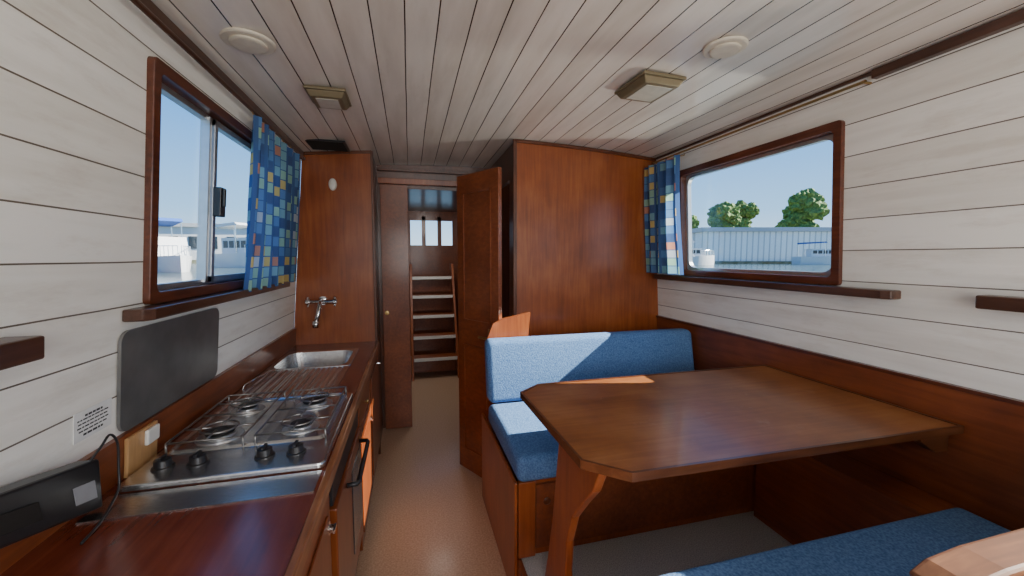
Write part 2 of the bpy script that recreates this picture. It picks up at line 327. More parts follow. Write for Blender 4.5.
# ---------------------------------------------------------------- windows
def ring(g,o,i,xa,xb):
    n=len(o)
    v=[(xa,*p) for p in o]+[(xb,*p) for p in o]+[(xb,*p) for p in i]+[(xa,*p) for p in i]
    f=[]
    for a in range(n):
        b=(a+1)%n
        for k in range(4): f.append([k*n+a,k*n+b,((k+1)%4)*n+b,((k+1)%4)*n+a])
    g.add(v,f)
def window(name,lean,y0,y1,z0,z1,slider):
    w=G(); cy=(y0+y1)/2; cz=(z0+z1)/2; W=y1-y0; H=z1-z0
    ring(w,rrect(cy,cz,W+0.07,H+0.07,0.018),rrect(cy,cz,W-0.005,H-0.005,0.02),-0.05,0.02)
    fr=w.make(name,M_frame,lean=lean,struct=True,bevel=0.003)
    a=G(); ring(a,rrect(cy,cz,W-0.007,H-0.007,0.02),rrect(cy,cz,W-0.045,H-0.045,0.05),-0.048,-0.02)
    if slider:
        m=slider
        a.box((-0.045,m-0.018,z0+0.012),(-0.012,m+0.002,z1-0.012)); a.box((-0.02,m+0.012,z0+0.012),(-0.004,m+0.036,z1-0.012))
        a.box((-0.02,m+0.012,z0+0.012),(-0.004,y1-0.012,z0+0.035)); a.box((-0.02,m+0.012,z1-0.035),(-0.004,y1-0.012,z1-0.012))
    a.make('window_metal_frame',M_alu,parent=fr,lean=lean,label='silver aluminium glazing frame')
    gl=G(); gl.box((-0.038,y0+0.01,z0+0.01),(-0.034,y1-0.01,z1-0.01)); gl.make('window_glass',M_glass,parent=fr,lean=lean)
    if slider:
        h=G(); h.box((-0.004,slider+0.004,cz-0.06),(0.026,slider+0.05,cz+0.06)); h.box((0.026,slider+0.012,cz-0.02),(0.036,slider+0.03,cz+0.055)); h.make('window_latch',M_black,parent=fr,lean=lean,bevel=0.003,label='dark metal window latch')
    return fr
window('window_1','L',*WLh[0],1.90); window('window_2','L',*WLh[1],None)
window('window_3','R',*WRh[0],None); window('window_4','R',*WRh[1],None)
def sill(lean,y0,y1,z,label,th=0.036):
    g=G(); g.prism([(0.002,y0+0.03),(0.002,y1),(0.07,y1),(0.07,y0+0.03),(0.055,y0),(0.002,y0)],'z',z-th,z); g.make('window_sill',M_sill,lean=lean,bevel=0.005,label=label,cat='window sill',group='wooden window sills')
sill('L',1.37,2.78,-0.152,'dark varnished wood sill under the checked-curtain sliding window')
sill('L',-0.5,1.03,-0.162,'dark varnished wood sill beside the galley worktop',0.05)
sill('R',1.12,2.66,-0.132,'dark varnished wood sill under the dinette window')
sill('R',-0.5,0.878,-0.126,'dark varnished wood sill beside the near dinette seat',0.045)
# ---------------------------------------------------------------- curtains
def curtain(side,ya,yb,z0,z1,label,folds,flare,dd=0.055):
    r=root('curtain',((XL(0.3)+dd) if side=='L' else XR(0.3)-dd,(ya+yb)/2,z0),label,'curtain','checked window curtains')
    ny,nz=110,24; v=[];f=[];uv=[]
    for j in range(nz+1):
        t=j/nz; z=z0+(z1-z0)*t
        spread=1-flare*(t*0.6) 
        for i in range(ny+1):
            s=i/ny; y=(ya+yb)/2+(s-0.5)*(yb-ya)*spread
            amp=0.032*(0.7+0.3*math.sin(5*s+2*t)); d=dd+amp*math.sin(s*folds*2*math.pi+0.5*math.sin(3*t))
            v.append((d,y+0.012*math.sin(s*folds*4*math.pi),z)); uv.append((s*(yb-ya)*1.6,t*(z1-z0)))
    for j in range(nz):
        for i in range(ny): f.append([j*(ny+1)+i,j*(ny+1)+i+1,(j+1)*(ny+1)+i+1,(j+1)*(ny+1)+i])
    g=G(); g.add(v,f); o=g.make('curtain_cloth',M_curt,parent=r,lean=side,smooth=True)
    me=o.data; ul=me.uv_layers.new(name='UVMap')
    for lp in me.loops: ul.data[lp.index].uv=uv[lp.vertex_index]
    for i in range(6):
        y=ya+0.06+(yb-ya-0.12)*i/5; G().tube([(dd,y,z1-0.005),(0.05,y,z1+0.010),(0.046,y,z1+0.018)],0.003,6).make('curtain_hook',M_brass,parent=r,lean=side)
curtain('L',2.08,2.96,-0.165,0.655,'blue checked curtain with yellow and teal squares by sliding window',7,0.15)
curtain('R',2.26,2.69,-0.12,0.665,'blue checked curtain with yellow squares beside dinette window',4,0.1,0.115)
def rail(side,y0,y1,z,mat,rad,d=0.042):
    r=root('curtain_rail',(XL(z)+d if side=='L' else XR(z)-d,(y0+y1)/2,z-0.01),'thin curtain rod under the ceiling edge','curtain rod','curtain rods')
    G().cyl((d,y0,z),(d,y1,z),rad,10).make('rod',mat,parent=r,lean=side)
    for y in (y0+0.01,y1-0.01): G().cyl((0.001,y,z),(d,y,z),0.005,8).make('rod_bracket',mat,parent=r,lean=side)
rail('L',1.2,3.1,0.685,M_sill,0.009); rail('R',1.24,2.68,0.705,M_brass,0.006)
# ---------------------------------------------------------------- galley cabinets
CF=-0.27
def cab(y0,y1,label,kind,top=-0.69):
    r=root('cabinet',(-0.55,(y0+y1)/2,FZ),label,'cabinet','galley base cabinets')
    b=G(); b.box((-0.865+0.02,y0+0.002,FZ+0.08),(CF,y1-0.002,top)); b.box((-0.84,y0+0.002,FZ+0.002),(CF-0.04,y1-0.002,FZ+0.08)); b.box((CF-0.02,y0+0.002,top),(CF,y1-0.002,-0.692)); b.make('cabinet_body',M_cab,parent=r)
    if kind=='drawer':
        dr=G().box((CF+0.001,y0+0.012,-0.86),(CF+0.018,y1-0.012,-0.71)).make('drawer',M_cab,parent=r,bevel=0.003)
        k=G(); k.lathe((CF+0.018,(y0+y1)/2,-0.785),[(0.005,0),(0.006,0.008),(0.013,0.014),(0.010,0.021)],'x',16); k.make('knob',M_brass,parent=dr,smooth=True)
        zt=-0.875
    else: zt=-0.71
    d=G().box((CF+0.001,y0+0.012,FZ+0.10),(CF+0.018,y1-0.012,zt)).make('cabinet_door',M_cab,parent=r,bevel=0.003)
    G().prism([(y0+0.06,FZ+0.16),(y1-0.06,FZ+0.16),(y1-0.06,zt-0.05),(y0+0.06,zt-0.05)],'x',CF+0.018,CF+0.024).make('door_moulding',M_cab,parent=d,bevel=0.004)
    k=G(); yk=y1-0.05; k.cyl((CF+0.018,yk,zt-0.10),(CF+0.022,yk,zt-0.10),0.022,20); k.cyl((CF+0.022,yk,zt-0.10),(CF+0.034,yk,zt-0.10),0.012,16); k.box((CF+0.034,yk-0.018,zt-0.105),(CF+0.04,yk+0.018,zt-0.095)); k.make('handle',M_chrome,parent=d,label='chrome turn latch')
cab(0.30,0.80,'varnished mahogany base cabinet with latch under worktop','door')
cab(0.80,1.27,'varnished mahogany base cabinet beside the oven','door')
cab(1.96,2.50,'mahogany base cabinet under the draining board','drawer')
cab(2.50,3.18,'mahogany base cabinet under the sink','door',-0.815)
ov=root('oven',(-0.55,1.61,FZ),'black and steel built-in oven beneath the gas hob','oven')
G().box((-0.84,1.275,FZ+0.08),(CF,1.955,-0.70)).make('oven_body',M_black,parent=ov)
G().box((-0.80,1.275,FZ+0.002),(CF-0.04,1.955,FZ+0.08)).make('plinth',M_dark,parent=ov)
od=G().box((CF+0.001,1.30,-1.30),(CF+0.03,1.93,-0.80)).make('oven_door',M_cab,parent=ov,bevel=0.004,label='wood-faced oven door')
G().box((CF+0.0305,1.62,-1.20),(CF+0.033,1.90,-0.86)).make('oven_glass',M_bglass,parent=od)
h=G(); h.tube([(CF+0.03,1.50,-0.84),(CF+0.065,1.505,-0.84),(CF+0.07,1.52,-0.84),(CF+0.07,1.85,-0.84),(CF+0.065,1.865,-0.84),(CF+0.03,1.87,-0.84)],0.009,12); h.make('oven_handle',M_black,parent=od,smooth=True)
G().box((CF+0.001,1.30,-0.79),(CF+0.02,1.93,-0.705)).make('control_panel',M_black,parent=ov,bevel=0.003)
wt=root('worktop',(-0.55,1.7,-0.69),'long varnished red-brown wooden galley worktop with worn front edge','worktop')
g=G(); g.box((-0.842,0.25,-0.688),(-0.262,2.02,-0.65)); g.box((-0.842,2.95,-0.688),(-0.262,3.185,-0.65)); g.box((-0.842,2.02,-0.688),(-0.81,2.95,-0.65)); g.box((-0.36,2.02,-0.688),(-0.262,2.95,-0.65)); g.make('worktop_surface',M_counter,parent=wt)
G().box((-0.2615,0.25,-0.69),(-0.240,3.18,-0.646)).make('worktop_lipping',M_cedge,parent=wt,bevel=0.004)
sk=root('sink',(-0.58,2.48,-0.66),'stainless steel sink with grooved draining board','sink')
def ringplane(g,o,i,z,z2=None):
    n=len(o); v=[(*p,z) for p in o]+[(*p,z if z2 is None else z2) for p in i]
    g.add(v,[[a,(a+1)%n,(a+1)%n+n,a+n] for a in range(n)])
g=G()
bo=rrect(-0.585,2.70,0.40,0.40,0.07,6); bt=rrect(-0.585,2.70,0.36,0.36,0.07,6); outer=rrect(-0.585,2.72,0.45,0.46,0.02,6)
n=len(bo)
ringplane(g,outer,bo,-0.645,-0.645); ringplane(g,bo,bt,-0.645,-0.80); g.add([(*p,-0.80) for p in bt],[list(range(n))])
ringplane(g,outer,rrect(-0.585,2.72,0.455,0.465,0.02,6),-0.645,-0.651)
g.make('sink_bowl',M_steel,parent=sk)
g=G(); k=60; prof=[]
for i in range(k+1):
    xx=-0.81+0.45*i/k; zz=-0.647
    if 0.06<i/k<0.94: zz-=0.004*(0.5-0.5*math.cos(2*math.pi*(i/k-0.06)/0.88*14))
    prof.append((xx,zz))
prof+= [(-0.36,-0.652),(-0.81,-0.652)]
g.prism(prof,'y',2.0,2.485); g.make('draining_board',M_steel,parent=sk)
G().lathe((-0.585,2.70,-0.7995),[(0.03,0),(0.028,0.002),(0.012,0.0005)],'z',20).make('drain',M_chrome,parent=sk)
g=G(); g.tube([(-0.805,2.16,-0.6465),(-0.80,2.17,-0.63),(-0.78,2.26,-0.625),(-0.74,2.42,-0.627),(-0.735,2.44,-0.6465)],0.004,8); g.make('drainer_rail',M_chrome,parent=sk,smooth=True)
tp=root('tap',(-0.62,3.15,-0.42),'chrome wall-mounted tap with crosshead on wooden bulkhead','tap')
g=G(); g.cyl((-0.63,3.189,-0.325),(-0.63,3.182,-0.325),0.032,24); g.cyl((-0.63,3.182,-0.325),(-0.63,3.10,-0.325),0.016,16); g.cyl((-0.705,3.11,-0.325),(-0.545,3.11,-0.325),0.015,16)
g.make('tap_body',M_chrome,parent=tp,smooth=False)
g=G(); g.tube([(-0.63,3.11,-0.325),(-0.63,3.07,-0.34),(-0.63,3.04,-0.37),(-0.635,3.03,-0.41),(-0.65,3.03,-0.46)],0.015,12); g.cyl((-0.65,3.03,-0.455),(-0.655,3.03,-0.50),0.021,16); g.make('tap_spout',M_chrome,parent=tp,smooth=True)
for sx in(-0.715,-0.535):
    g=G(); g.cyl((sx-0.014,3.11,-0.325),(sx+0.014,3.11,-0.325),0.022,14)
    g.tube([(sx,3.11,-0.36),(sx,3.11,-0.29)],0.008,8); g.tube([(sx,3.075,-0.325),(sx,3.145,-0.325)],0.008,8)
    g.make('tap_handle',M_chrome,parent=tp)
g=G(); g.lathe((-0.535,3.188,0.53),[(0.028,0),(0.028,-0.008),(0.022,-0.016),(0.008,-0.019)],'y',28,sx=1,sy=1.6); g.make('wall_hook_plate',M_white,label='small oval white plastic fitting on wooden bulkhead',cat='wall fitting',smooth=True)
# ---------------------------------------------------------------- hob
hb=root('gas_hob',(-0.53,1.6,-0.65),'four-burner stainless steel gas hob set in worktop','gas hob')
g=G(); g.prism(rrect(-0.53,1.60,0.53,0.66,0.02),'z',-0.6495,-0.628); g.make('hob_plate',M_steel,parent=hb,bevel=0.006)
HZ=-0.628
g=G()
o=rrect(-0.53,1.68,0.48,0.47,0.03); i=rrect(-0.53,1.68,0.46,0.45,0.025)
ringplane(g,o,i,HZ,HZ+0.008); ringplane(g,i,rrect(-0.53,1.68,0.445,0.435,0.02),HZ+0.008,HZ+0.001); g.make('hob_rim',M_steel,parent=hb)
burn=[(-0.655,1.555,0.050),(-0.40,1.56,0.040),(-0.655,1.80,0.040),(-0.405,1.80,0.050)]
for (bx,by,br) in burn:
    b=G(); b.lathe((bx,by,HZ),[(br+0.022,0),(br+0.02,0.004),(br,0.006),(br,0.014),(br*0.6,0.015)],'z',28); bo_=b.make('burner',M_alu,parent=hb)
    c=G(); c.lathe((bx,by,HZ+0.015),[(br*0.85,0),(br*0.88,0.004),(br*0.8,0.008),(br*0.3,0.009)],'z',28); c.make('burner_cap',M_black,parent=bo_)
for gx in(-0.655,-0.403):
    g=G(); y0,y1=1.45,1.905; x0,x1=gx-0.108,gx+0.108; z=-0.594
    g.tube([(x0,y0,z),(x1,y0,z),(x1,y1,z),(x0,y1,z)],0.0035,8,True)
    g.tube([(x0,(y0+y1)/2,z),(x1,(y0+y1)/2,z)],0.0035,8)
    for by in(1.555,1.80):
        g.tube([(gx+0.055*math.cos(a*math.pi/12),by+0.055*math.sin(a*math.pi/12),z) for a in range(24)],0.0035,6,True)
        for dx,dy in((1,0),(-1,0),(0,1),(0,-1)):
            g.tube([(gx+dx*0.025,by+dy*0.025,z),(gx+dx*0.105,by+dy*0.10,z)],0.0035,8)
    for xx in(x0,x1):
        for yy in(y0,y1): g.tube([(xx,yy,z),(xx,yy,HZ)],0.0035,8)
    g.make('pan_support',M_wire,parent=hb,smooth=True)
for kx in(-0.725,-0.635,-0.455,-0.365):
    g=G(); g.lathe((kx,1.36,HZ),[(0.029,0),(0.028,0.005),(0.023,0.007),(0.021,0.026),(0.016,0.028)],'z',24); g.box((kx-0.004,1.343,HZ+0.026),(kx+0.004,1.377,HZ+0.035)); g.make('hob_knob',M_black,parent=hb)
G().box((-0.80,1.15,-0.6495),(-0.27,1.262,-0.646)).make('steel_cover_strip',M_steel,label='flat stainless steel strip on worktop beside hob',cat='metal strip')
# ---------------------------------------------------------------- left wall items
G().prism(rrect(1.655,-0.365,0.60,0.30,0.035),'x',0.003,0.012).make('splash_board',M_board,lean='L',label='grey rounded metal splash board on wall behind hob',cat='splash board')
lb=root('warning_sticker',(XL(-0.46)+0.004,1.27,-0.46),'white printed warning sticker on painted planks','sticker')
G().box((0.001,1.205,-0.472),(0.003,1.335,-0.395)).make('sticker_paper',M_paper,parent=lb,lean='L')
g=G()
for k in range(6):
    z=-0.407-k*0.0098; w=[0.06,0.11,0.105,0.11,0.10,0.07][k]; y=1.27-w/2
    while y<1.27+w/2-0.004:
        l=random.uniform(0.006,0.016); l=min(l,1.27+w/2-y); g.box((0.0031,y,z-(0.0055 if k in(0,5) else 0.0035)),(0.0036,y+l,z)); y+=l+0.003
g.make('sticker_print',M_ink,parent=lb,lean='L')
so=root('power_socket',(XL(-0.55)+0.03,1.42,-0.64),'white socket mounted on a pale pine board above worktop','power socket')
G().box((0.019,1.36,-0.648),(0.030,1.50,-0.53)).make('mounting_board',M_pine,parent=so,lean='L',bevel=0.002)
G().box((0.030,1.43,-0.585),(0.042,1.49,-0.537)).make('socket_plate',M_white,parent=so,lean='L',bevel=0.004)
ch=root('battery_charger',(-0.79,1.05,-0.648),'black boxy battery charger with grey label mounted by the wall','battery charger')
g=G(); g.prism([(1.20,-0.640),(0.86,-0.535),(0.835,-0.425),(1.185,-0.505)],'x',0.020,0.07)
g.make('charger_case',M_black,parent=ch,lean='L',bevel=0.006)
G().prism([(1.175,-0.60),(1.11,-0.582),(1.10,-0.535),(1.165,-0.55)],'x',0.0705,0.072).make('charger_label',M_grey,parent=ch,lean='L')
G().prism([(1.02,-0.555),(0.90,-0.52),(0.89,-0.475),(1.01,-0.51)],'x',0.0705,0.074).make('charger_vents',M_void,parent=ch,lean='L',bevel=0.001)
g=G(); pts=[(-0.775,1.17,-0.505),(-0.768,1.20,-0.48),(-0.770,1.235,-0.465),(-0.772,1.262,-0.50),(-0.775,1.264,-0.57),(-0.77,1.25,-0.62),(-0.76,1.20,-0.641),(-0.74,1.13,-0.644),(-0.73,1.06,-0.645)]
def smoothp(pts,n=6):
    P=[Vector(p) for p in pts]; out=[]
    for i in range(len(P)-1):
        a=P[max(i-1,0)];b=P[i];c=P[i+1];d=P[min(i+2,len(P)-1)]
        for k in range(n):
            t=k/n; out.append(0.5*((2*b)+(c-a)*t+(2*a-5*b+4*c-d)*t*t+(3*b-a-3*c+d)*t**3))
    out.append(P[-1]); return out
g.tube(smoothp(pts),0.003,8); g.make('power_cable',M_black,parent=ch,smooth=True)
# ---------------------------------------------------------------- ceiling fittings
def disc(x,y,r,label):
    z=CZ(x)-0.001; e=root('ceiling_vent',(x,y,z-0.02),label,'ceiling vent','round ceiling vents')
    G().lathe((x,y,z),[(r,0),(r*0.99,-0.007),(r*0.93,-0.010),(r*0.75,-0.010)],'z',40).make('vent_rim',M_cream,parent=e)
    G().lathe((x,y,z-0.0105),[(r*0.70,0),(r*0.70,-0.006),(r*0.6,-0.009),(r*0.1,-0.010)],'z',40).make('vent_disc',M_cream,parent=e)
disc(-0.54,1.66,0.085,'cream round ceiling vent above the galley'); disc(1.18,1.32,0.078,'cream round ceiling vent above the dinette')
def lamp(x,y,w,l,ang,label):
    z=min(CZ(x-w/2),CZ(x+w/2))-0.001; e=root('ceiling_lamp',(x,y,z-0.05),label,'ceiling lamp','square ceiling lamps')
    G().box((x-w/2,y-l/2,z-0.014),(x+w/2,y+l/2,z)).rot((x,y,z),ang).make('lamp_base',M_lampb,parent=e,bevel=0.004)
    g=G(); a=w/2-0.006;b=l/2-0.006; c=w/2-0.022; d=l/2-0.022
    g.add([(x-a,y-b,z-0.0145),(x+a,y-b,z-0.0145),(x+a,y+b,z-0.0145),(x-a,y+b,z-0.0145),(x-c,y-d,z-0.040),(x+c,y-d,z-0.040),(x+c,y+d,z-0.040),(x-c,y+d,z-0.040)],[(0,1,2,3),(4,5,6,7),(0,1,5,4),(1,2,6,5),(2,3,7,6),(3,0,4,7)])
    df=g.rot((x,y,z),ang).make('lamp_housing',M_lampb,parent=e,bevel=0.005,label='bronze lamp housing')
    G().box((x-c+0.02,y-d+0.02,z-0.043),(x+c-0.02,y+d-0.02,z-0.0402)).rot((x,y,z),ang).make('lamp_lens',M_lens,parent=df)
lamp(-0.36,2.12,0.18,0.20,0,'square bronze ceiling lamp above the galley'); lamp(1.09,1.68,0.22,0.24,0.05,'square bronze ceiling lamp above the dinette')
vg=root('ceiling_grille',(-0.53,3.02,CZ(-0.53)-0.012),'black rectangular slatted grille on ceiling by the bulkhead','ceiling grille')
z=0.768
G().box((-0.66,2.88,z-0.008),(-0.40,3.13,z)).make('grille_frame',M_black,parent=vg,bevel=0.002)
g=G()
for k in range(8): g.box((-0.645,2.90+k*0.028,z-0.014),(-0.415,2.912+k*0.028,z-0.008))
g.make('grille_slats',M_void,parent=vg)
# ---------------------------------------------------------------- doors
def leaf(name,p0,p1,z0,z1,mat,handle_t,mould=True,th=0.03):
    p0=Vector((p0[0],p0[1],0)); p1=Vector((p1[0],p1[1],0)); d=(p1-p0); W=d.length; d.normalize(); nrm=Vector((d.y,-d.x,0))
    def place(g):
        out=[]
        for x,y,z in g.v: q=p0+d*x+nrm*(-y); out.append((q.x,q.y,z))
        g.v=out; return g
    g=G().box((0,0,z0),(W,th,z1)); o=place(g).make(name,mat,struct=True,bevel=0.003)
    H=z1-z0
    if mould:
        s=G()
        for a,b in((z0+0.15,z0+H*0.44),(z0+H*0.52,z1-0.12)):
            x0,x1=0.07,W-0.07
            for (xa,za,xb,zb) in((x0,a,x1,a+0.012),(x0,b-0.012,x1,b),(x0,a,x0+0.012,b),(x1-0.012,a,x1,b)): s.box((xa,-0.008,za),(xb,0,zb))
        place(s).make('door_moulding',M_wains,parent=o)
        k=G(); kx=W*handle_t; k.cyl((kx,0,z0+1.0),(kx,-0.035,z0+1.0),0.009,12); k.cyl((kx,-0.03,z0+1.0),(kx-0.08,-0.03,z0+1.0),0.008,12); k.box((kx-0.015,-0.003,z0+0.92),(kx+0.015,0,z0+1.06))
        place(k).make('door_handle',M_brass,parent=o)
    else:
        k=G(); kx=W*handle_t; k.lathe((kx,0,z0+1.05),[(0.018,-0.001),(0.018,-0.004),(0.006,-0.005)],'y',20); place(k).make('keyhole_plate',M_brass,parent=o)
    return o
leaf('door_1',(0.33,2.83),(0.545,2.45),FZ+0.015,0.56,M_wains,0.8)
leaf('door_2',(-0.235,3.60),(-0.005,3.60),FZ+0.01,0.62,M_wains,0.15,False)
# ---------------------------------------------------------------- stairs beyond
stp=root('companionway_steps',(0.3,5.3,FZ),'steep wooden steps with pale nosings at passage end','stairs')
tz=[-1.28,-1.03,-0.78,-0.53,-0.28]; ty=[5.02,5.18,5.34,5.50,5.66]
for z,y in zip(tz,ty):
    t=G().box((0.03,y,z-0.03),(0.57,y+0.22,z)).make('tread',M_bulk,parent=stp)
    G().box((0.03,y-0.012,z-0.034),(0.57,y-0.001,z+0.006)).make('nosing',M_tread,parent=t,label='pale metal nosing')
    G().box((0.03,y+0.15,z-0.22),(0.57,y+0.165,z-0.031)).make('riser',M_wains,parent=stp)
for x in(0.0,0.571):
    G().prism([(4.98,FZ+0.002),(5.25,FZ+0.002),(5.95,-0.26),(5.95,-0.1),(5.66,-0.1)],'x',x,x+0.028).make('stringer',M_bulk,parent=stp)
g=G(); g.box((-0.06,6.3,FZ),(0.78,6.34,0.18)); g.box((-0.06,6.3,0.18),(0.02,6.34,0.70)); g.box((0.19,6.3,0.18),(0.25,6.34,0.62)); g.box((0.43,6.3,0.18),(0.49,6.34,0.62)); g.box((0.66,6.3,0.18),(0.78,6.34,0.70)); g.box((0.02,6.3,0.56),(0.66,6.34,0.70))
g.make('wall_end',M_wains,struct=True)
# ---------------------------------------------------------------- dinette
b1=root('dinette_bench',(1.1,2.0,DZ),'blue upholstered dinette bench on mahogany box by bulkhead','bench','dinette benches')
SZ=-0.87
G().box((0.465,1.63,DZ+0.002),(1.86,2.40,SZ-0.125)).make('bench_box',M_bulk,parent=b1)
G().box((0.425,1.60,FZ+0.004),(0.4395,2.42,SZ-0.12)).make('bench_end_panel',M_bulk,parent=b1,bevel=0.003)
fp=G().box((0.53,1.615,DZ+0.04),(1.70,1.629,SZ-0.15)).make('bench_front_panel',M_wains,parent=b1)
G().lathe((0.58,1.615,-1.10),[(0.015,0),(0.017,-0.006),(0.012,-0.010)],'y',18).make('finger_hole_ring',M_dark,parent=fp)
G().box((0.445,1.605,DZ+0.012),(0.525,1.629,SZ-0.125)).make('bench_post',M_bulk,parent=b1,bevel=0.003)
G().box((0.435,1.58,SZ-0.12),(1.86,2.27,SZ)).make('seat_cushion',M_blue,parent=b1,bevel=0.035,seg=5,smooth=True)
g=G(); g.prism([(2.215,SZ+0.004),(2.33,SZ+0.004),(2.395,-0.50),(2.285,-0.50)],'x',0.435,1.875); g.make('backrest_cushion',M_blue,parent=b1,bevel=0.035,seg=5,smooth=True)
g=G(); g.prism([(0.46,-0.98),(1.86,-0.98),(1.86,-0.53),(0.73,-0.53),(0.745,-0.355),(0.56,-0.39),(0.50,-0.42),(0.46,-0.52)],'y',2.41,2.43); g.make('backrest_board',M_bulk,parent=b1)
b2=root('dinette_bench',(1.0,0.5,DZ),'blue upholstered dinette bench with curved wooden back board','bench','dinette benches')
G().box((0.465,0.0,DZ+0.002),(1.86,0.83,SZ-0.125)).make('bench_box',M_bulk,parent=b2)
G().box((0.46,0.44,SZ-0.12),(1.85,0.895,SZ+0.005)).make('seat_cushion',M_blue,parent=b2,bevel=0.028,seg=5,smooth=True)
g=G()
prof=[(0.74,-0.98),(1.86,-0.98),(1.86,-0.52),(0.90,-0.52),(0.82,-0.53),(0.77,-0.57),(0.74,-0.64)]
g.prism(prof,'y',0.385,0.41); g.make('back_board',M_trail,parent=b2,bevel=0.008,seg=3)
g=G(); g.prism([(0.79,-0.535),(0.78,-0.515),(0.82,-0.498),(0.90,-0.49),(1.86,-0.485),(1.86,-0.515),(0.90,-0.52),(0.83,-0.528)],'y',0.365,0.43); g.make('back_rail',M_trail,parent=b2,bevel=0.008,seg=3)
# table
tb=root('dinette_table',(1.1,1.3,DZ),'varnished wooden dinette table with clipped corners and curved leg','table')
TZ=-0.595
poly=[(0.575,1.712),(0.470,1.63),(0.482,1.03),(0.585,0.935),(1.865,0.915),(1.872,1.712)]
g=G().prism(poly,'z',TZ-0.020,TZ); g.make('table_top',M_table,parent=tb)
def inset(poly,d):
    cx=sum(p[0] for p in poly)/len(poly); cy=sum(p[1] for p in poly)/len(poly); out=[]; n=len(poly)
    for i in range(n):
        a=Vector(poly[i-1]);b=Vector(poly[i]);c=Vector(poly[(i+1)%n])
        e1=(b-a).normalized(); e2=(c-b).normalized(); n1=Vector((e1.y,-e1.x)); n2=Vector((e2.y,-e2.x))
        if n1.dot(Vector((cx,cy))-b)<0: n1=-n1
        if n2.dot(Vector((cx,cy))-b)<0: n2=-n2
        m=(n1+n2).normalized(); k=d/max(0.3,m.dot(n1)); out.append(tuple(b+m*k))
    return out
g=G(); o=inset(poly,-0.010); n=len(poly); i=inset(poly,-0.0005)
v=[(*p,TZ-0.024) for p in o]+[(*p,TZ+0.003) for p in o]+[(*p,TZ+0.003) for p in i]+[(*p,TZ-0.024) for p in i]
f=[]
for a in range(n):
    b=(a+1)%n
    for k in range(4): f.append([k*n+a,k*n+b,((k+1)%4)*n+b,((k+1)%4)*n+a])
g.add(v,f); g.make('table_lipping',M_tedge,parent=tb)
leg=[(0.99,TZ-0.025),(1.30,TZ-0.025),(1.335,-0.80),(1.37,-1.0),(1.42,-1.2),(1.47,DZ+0.001),(1.18,DZ+0.001),(1.215,-1.27),(1.235,-1.12),(1.225,-1.0),(1.18,-0.88),(1.10,-0.78),(1.03,-0.70)]
G().prism(leg,'x',0.515,0.545).make('table_leg',M_bulk,parent=tb,bevel=0.006)
for yy in (1.08,1.6): G().box((0.56,yy,TZ-0.06),(1.80,yy+0.03,TZ-0.021)).make('table_batten',M_tedge,parent=tb)
g=G(); g.prism([(1.72,TZ-0.05),(1.80,TZ-0.10),(1.86,TZ-0.10),(1.86,TZ-0.021),(1.72,TZ-0.021)],'y',0.935,0.97); g.make('wall_bracket',M_tedge,parent=tb)
# ---------------------------------------------------------------- outside
WZ=-1.15   # marina water level (the cabin floor is below the waterline, hull excluded from the water)
g=G()
for lo,hi in (((-400,-300),(-1.15,600)),((2.2,-300),(400,600)),((-1.15,-300),(2.2,-2.0)),((-1.15,7.0),(2.2,600))):
    g.add([(lo[0],lo[1],WZ),(hi[0],lo[1],WZ),(hi[0],hi[1],WZ),(lo[0],hi[1],WZ)],[(0,1,2,3)])
g.make('water',M_water,world=True,label='rippled marina water around the boat',cat='water')
bpy.data.objects['water']['kind']='stuff'
g=G(); g.prism([(20,63),(47,55.6),(71,48.9),(110,38),(180,60),(150,300),(0,300),(5,90)],'z',WZ+0.002,WZ+0.45); g.make('bank',M_bank,world=True,label='low grassy canal bank',cat='ground'); bpy.data.objects['bank']['kind']='structure'
sh=root('warehouse',(60,54,WZ+0.45),'long white ribbed metal warehouse on the bank','warehouse')
def orient_box(cx,cy,L_,D_,z0,z1,ang): return G().box((cx-L_/2,cy-D_/2,z0),(cx+L_/2,cy+D_/2,z1)).rot((cx,cy,0),ang)
A=math.atan2(-6,21.5)
orient_box(61,60,24,14,WZ+0.45,4.2,A).make('warehouse_walls',M_shed,parent=sh)
orient_box(61,60,24.8,14.8,4.21,4.9,A).make('warehouse_roof',M_roof,parent=sh)
def tree(x,y,h,r):
    t=root('tree',(x,y,WZ+0.45),'leafy green tree behind the warehouse','tree','bank trees')
    G().cyl((x,y,WZ+0.45),(x,y,h-r),0.35,10,0.2).make('trunk',M_bark,parent=t)
    g=G()
    for k in range(16):
        bm=bmesh.new(); bmesh.ops.create_icosphere(bm,subdivisions=3,radius=r*random.uniform(0.25,0.42))
        a=random.uniform(0,6.28); q=random.uniform(0,0.65)*r; hz=random.uniform(-0.9,0.7)
        c=Vector((x+q*math.cos(a)*(1-0.4*max(0,hz)),y+q*math.sin(a),h-r+hz*r))
        vs=[v.co*(1+random.uniform(-0.3,0.3))+c for v in bm.verts]; fs=[[v.index for v in f.verts] for f in bm.faces]; g.add(vs,fs); bm.free()
    g.make('foliage',M_leaf,parent=t)
for (x,y,h,r) in [(66,85,10.5,3.6),(76,83,14.0,5.0),(88,90,15,5.0),(98,82,17,6.0),(111,92,15.0,5.0),(123,82,14.5,5.2)]: tree(x,y,h,r)
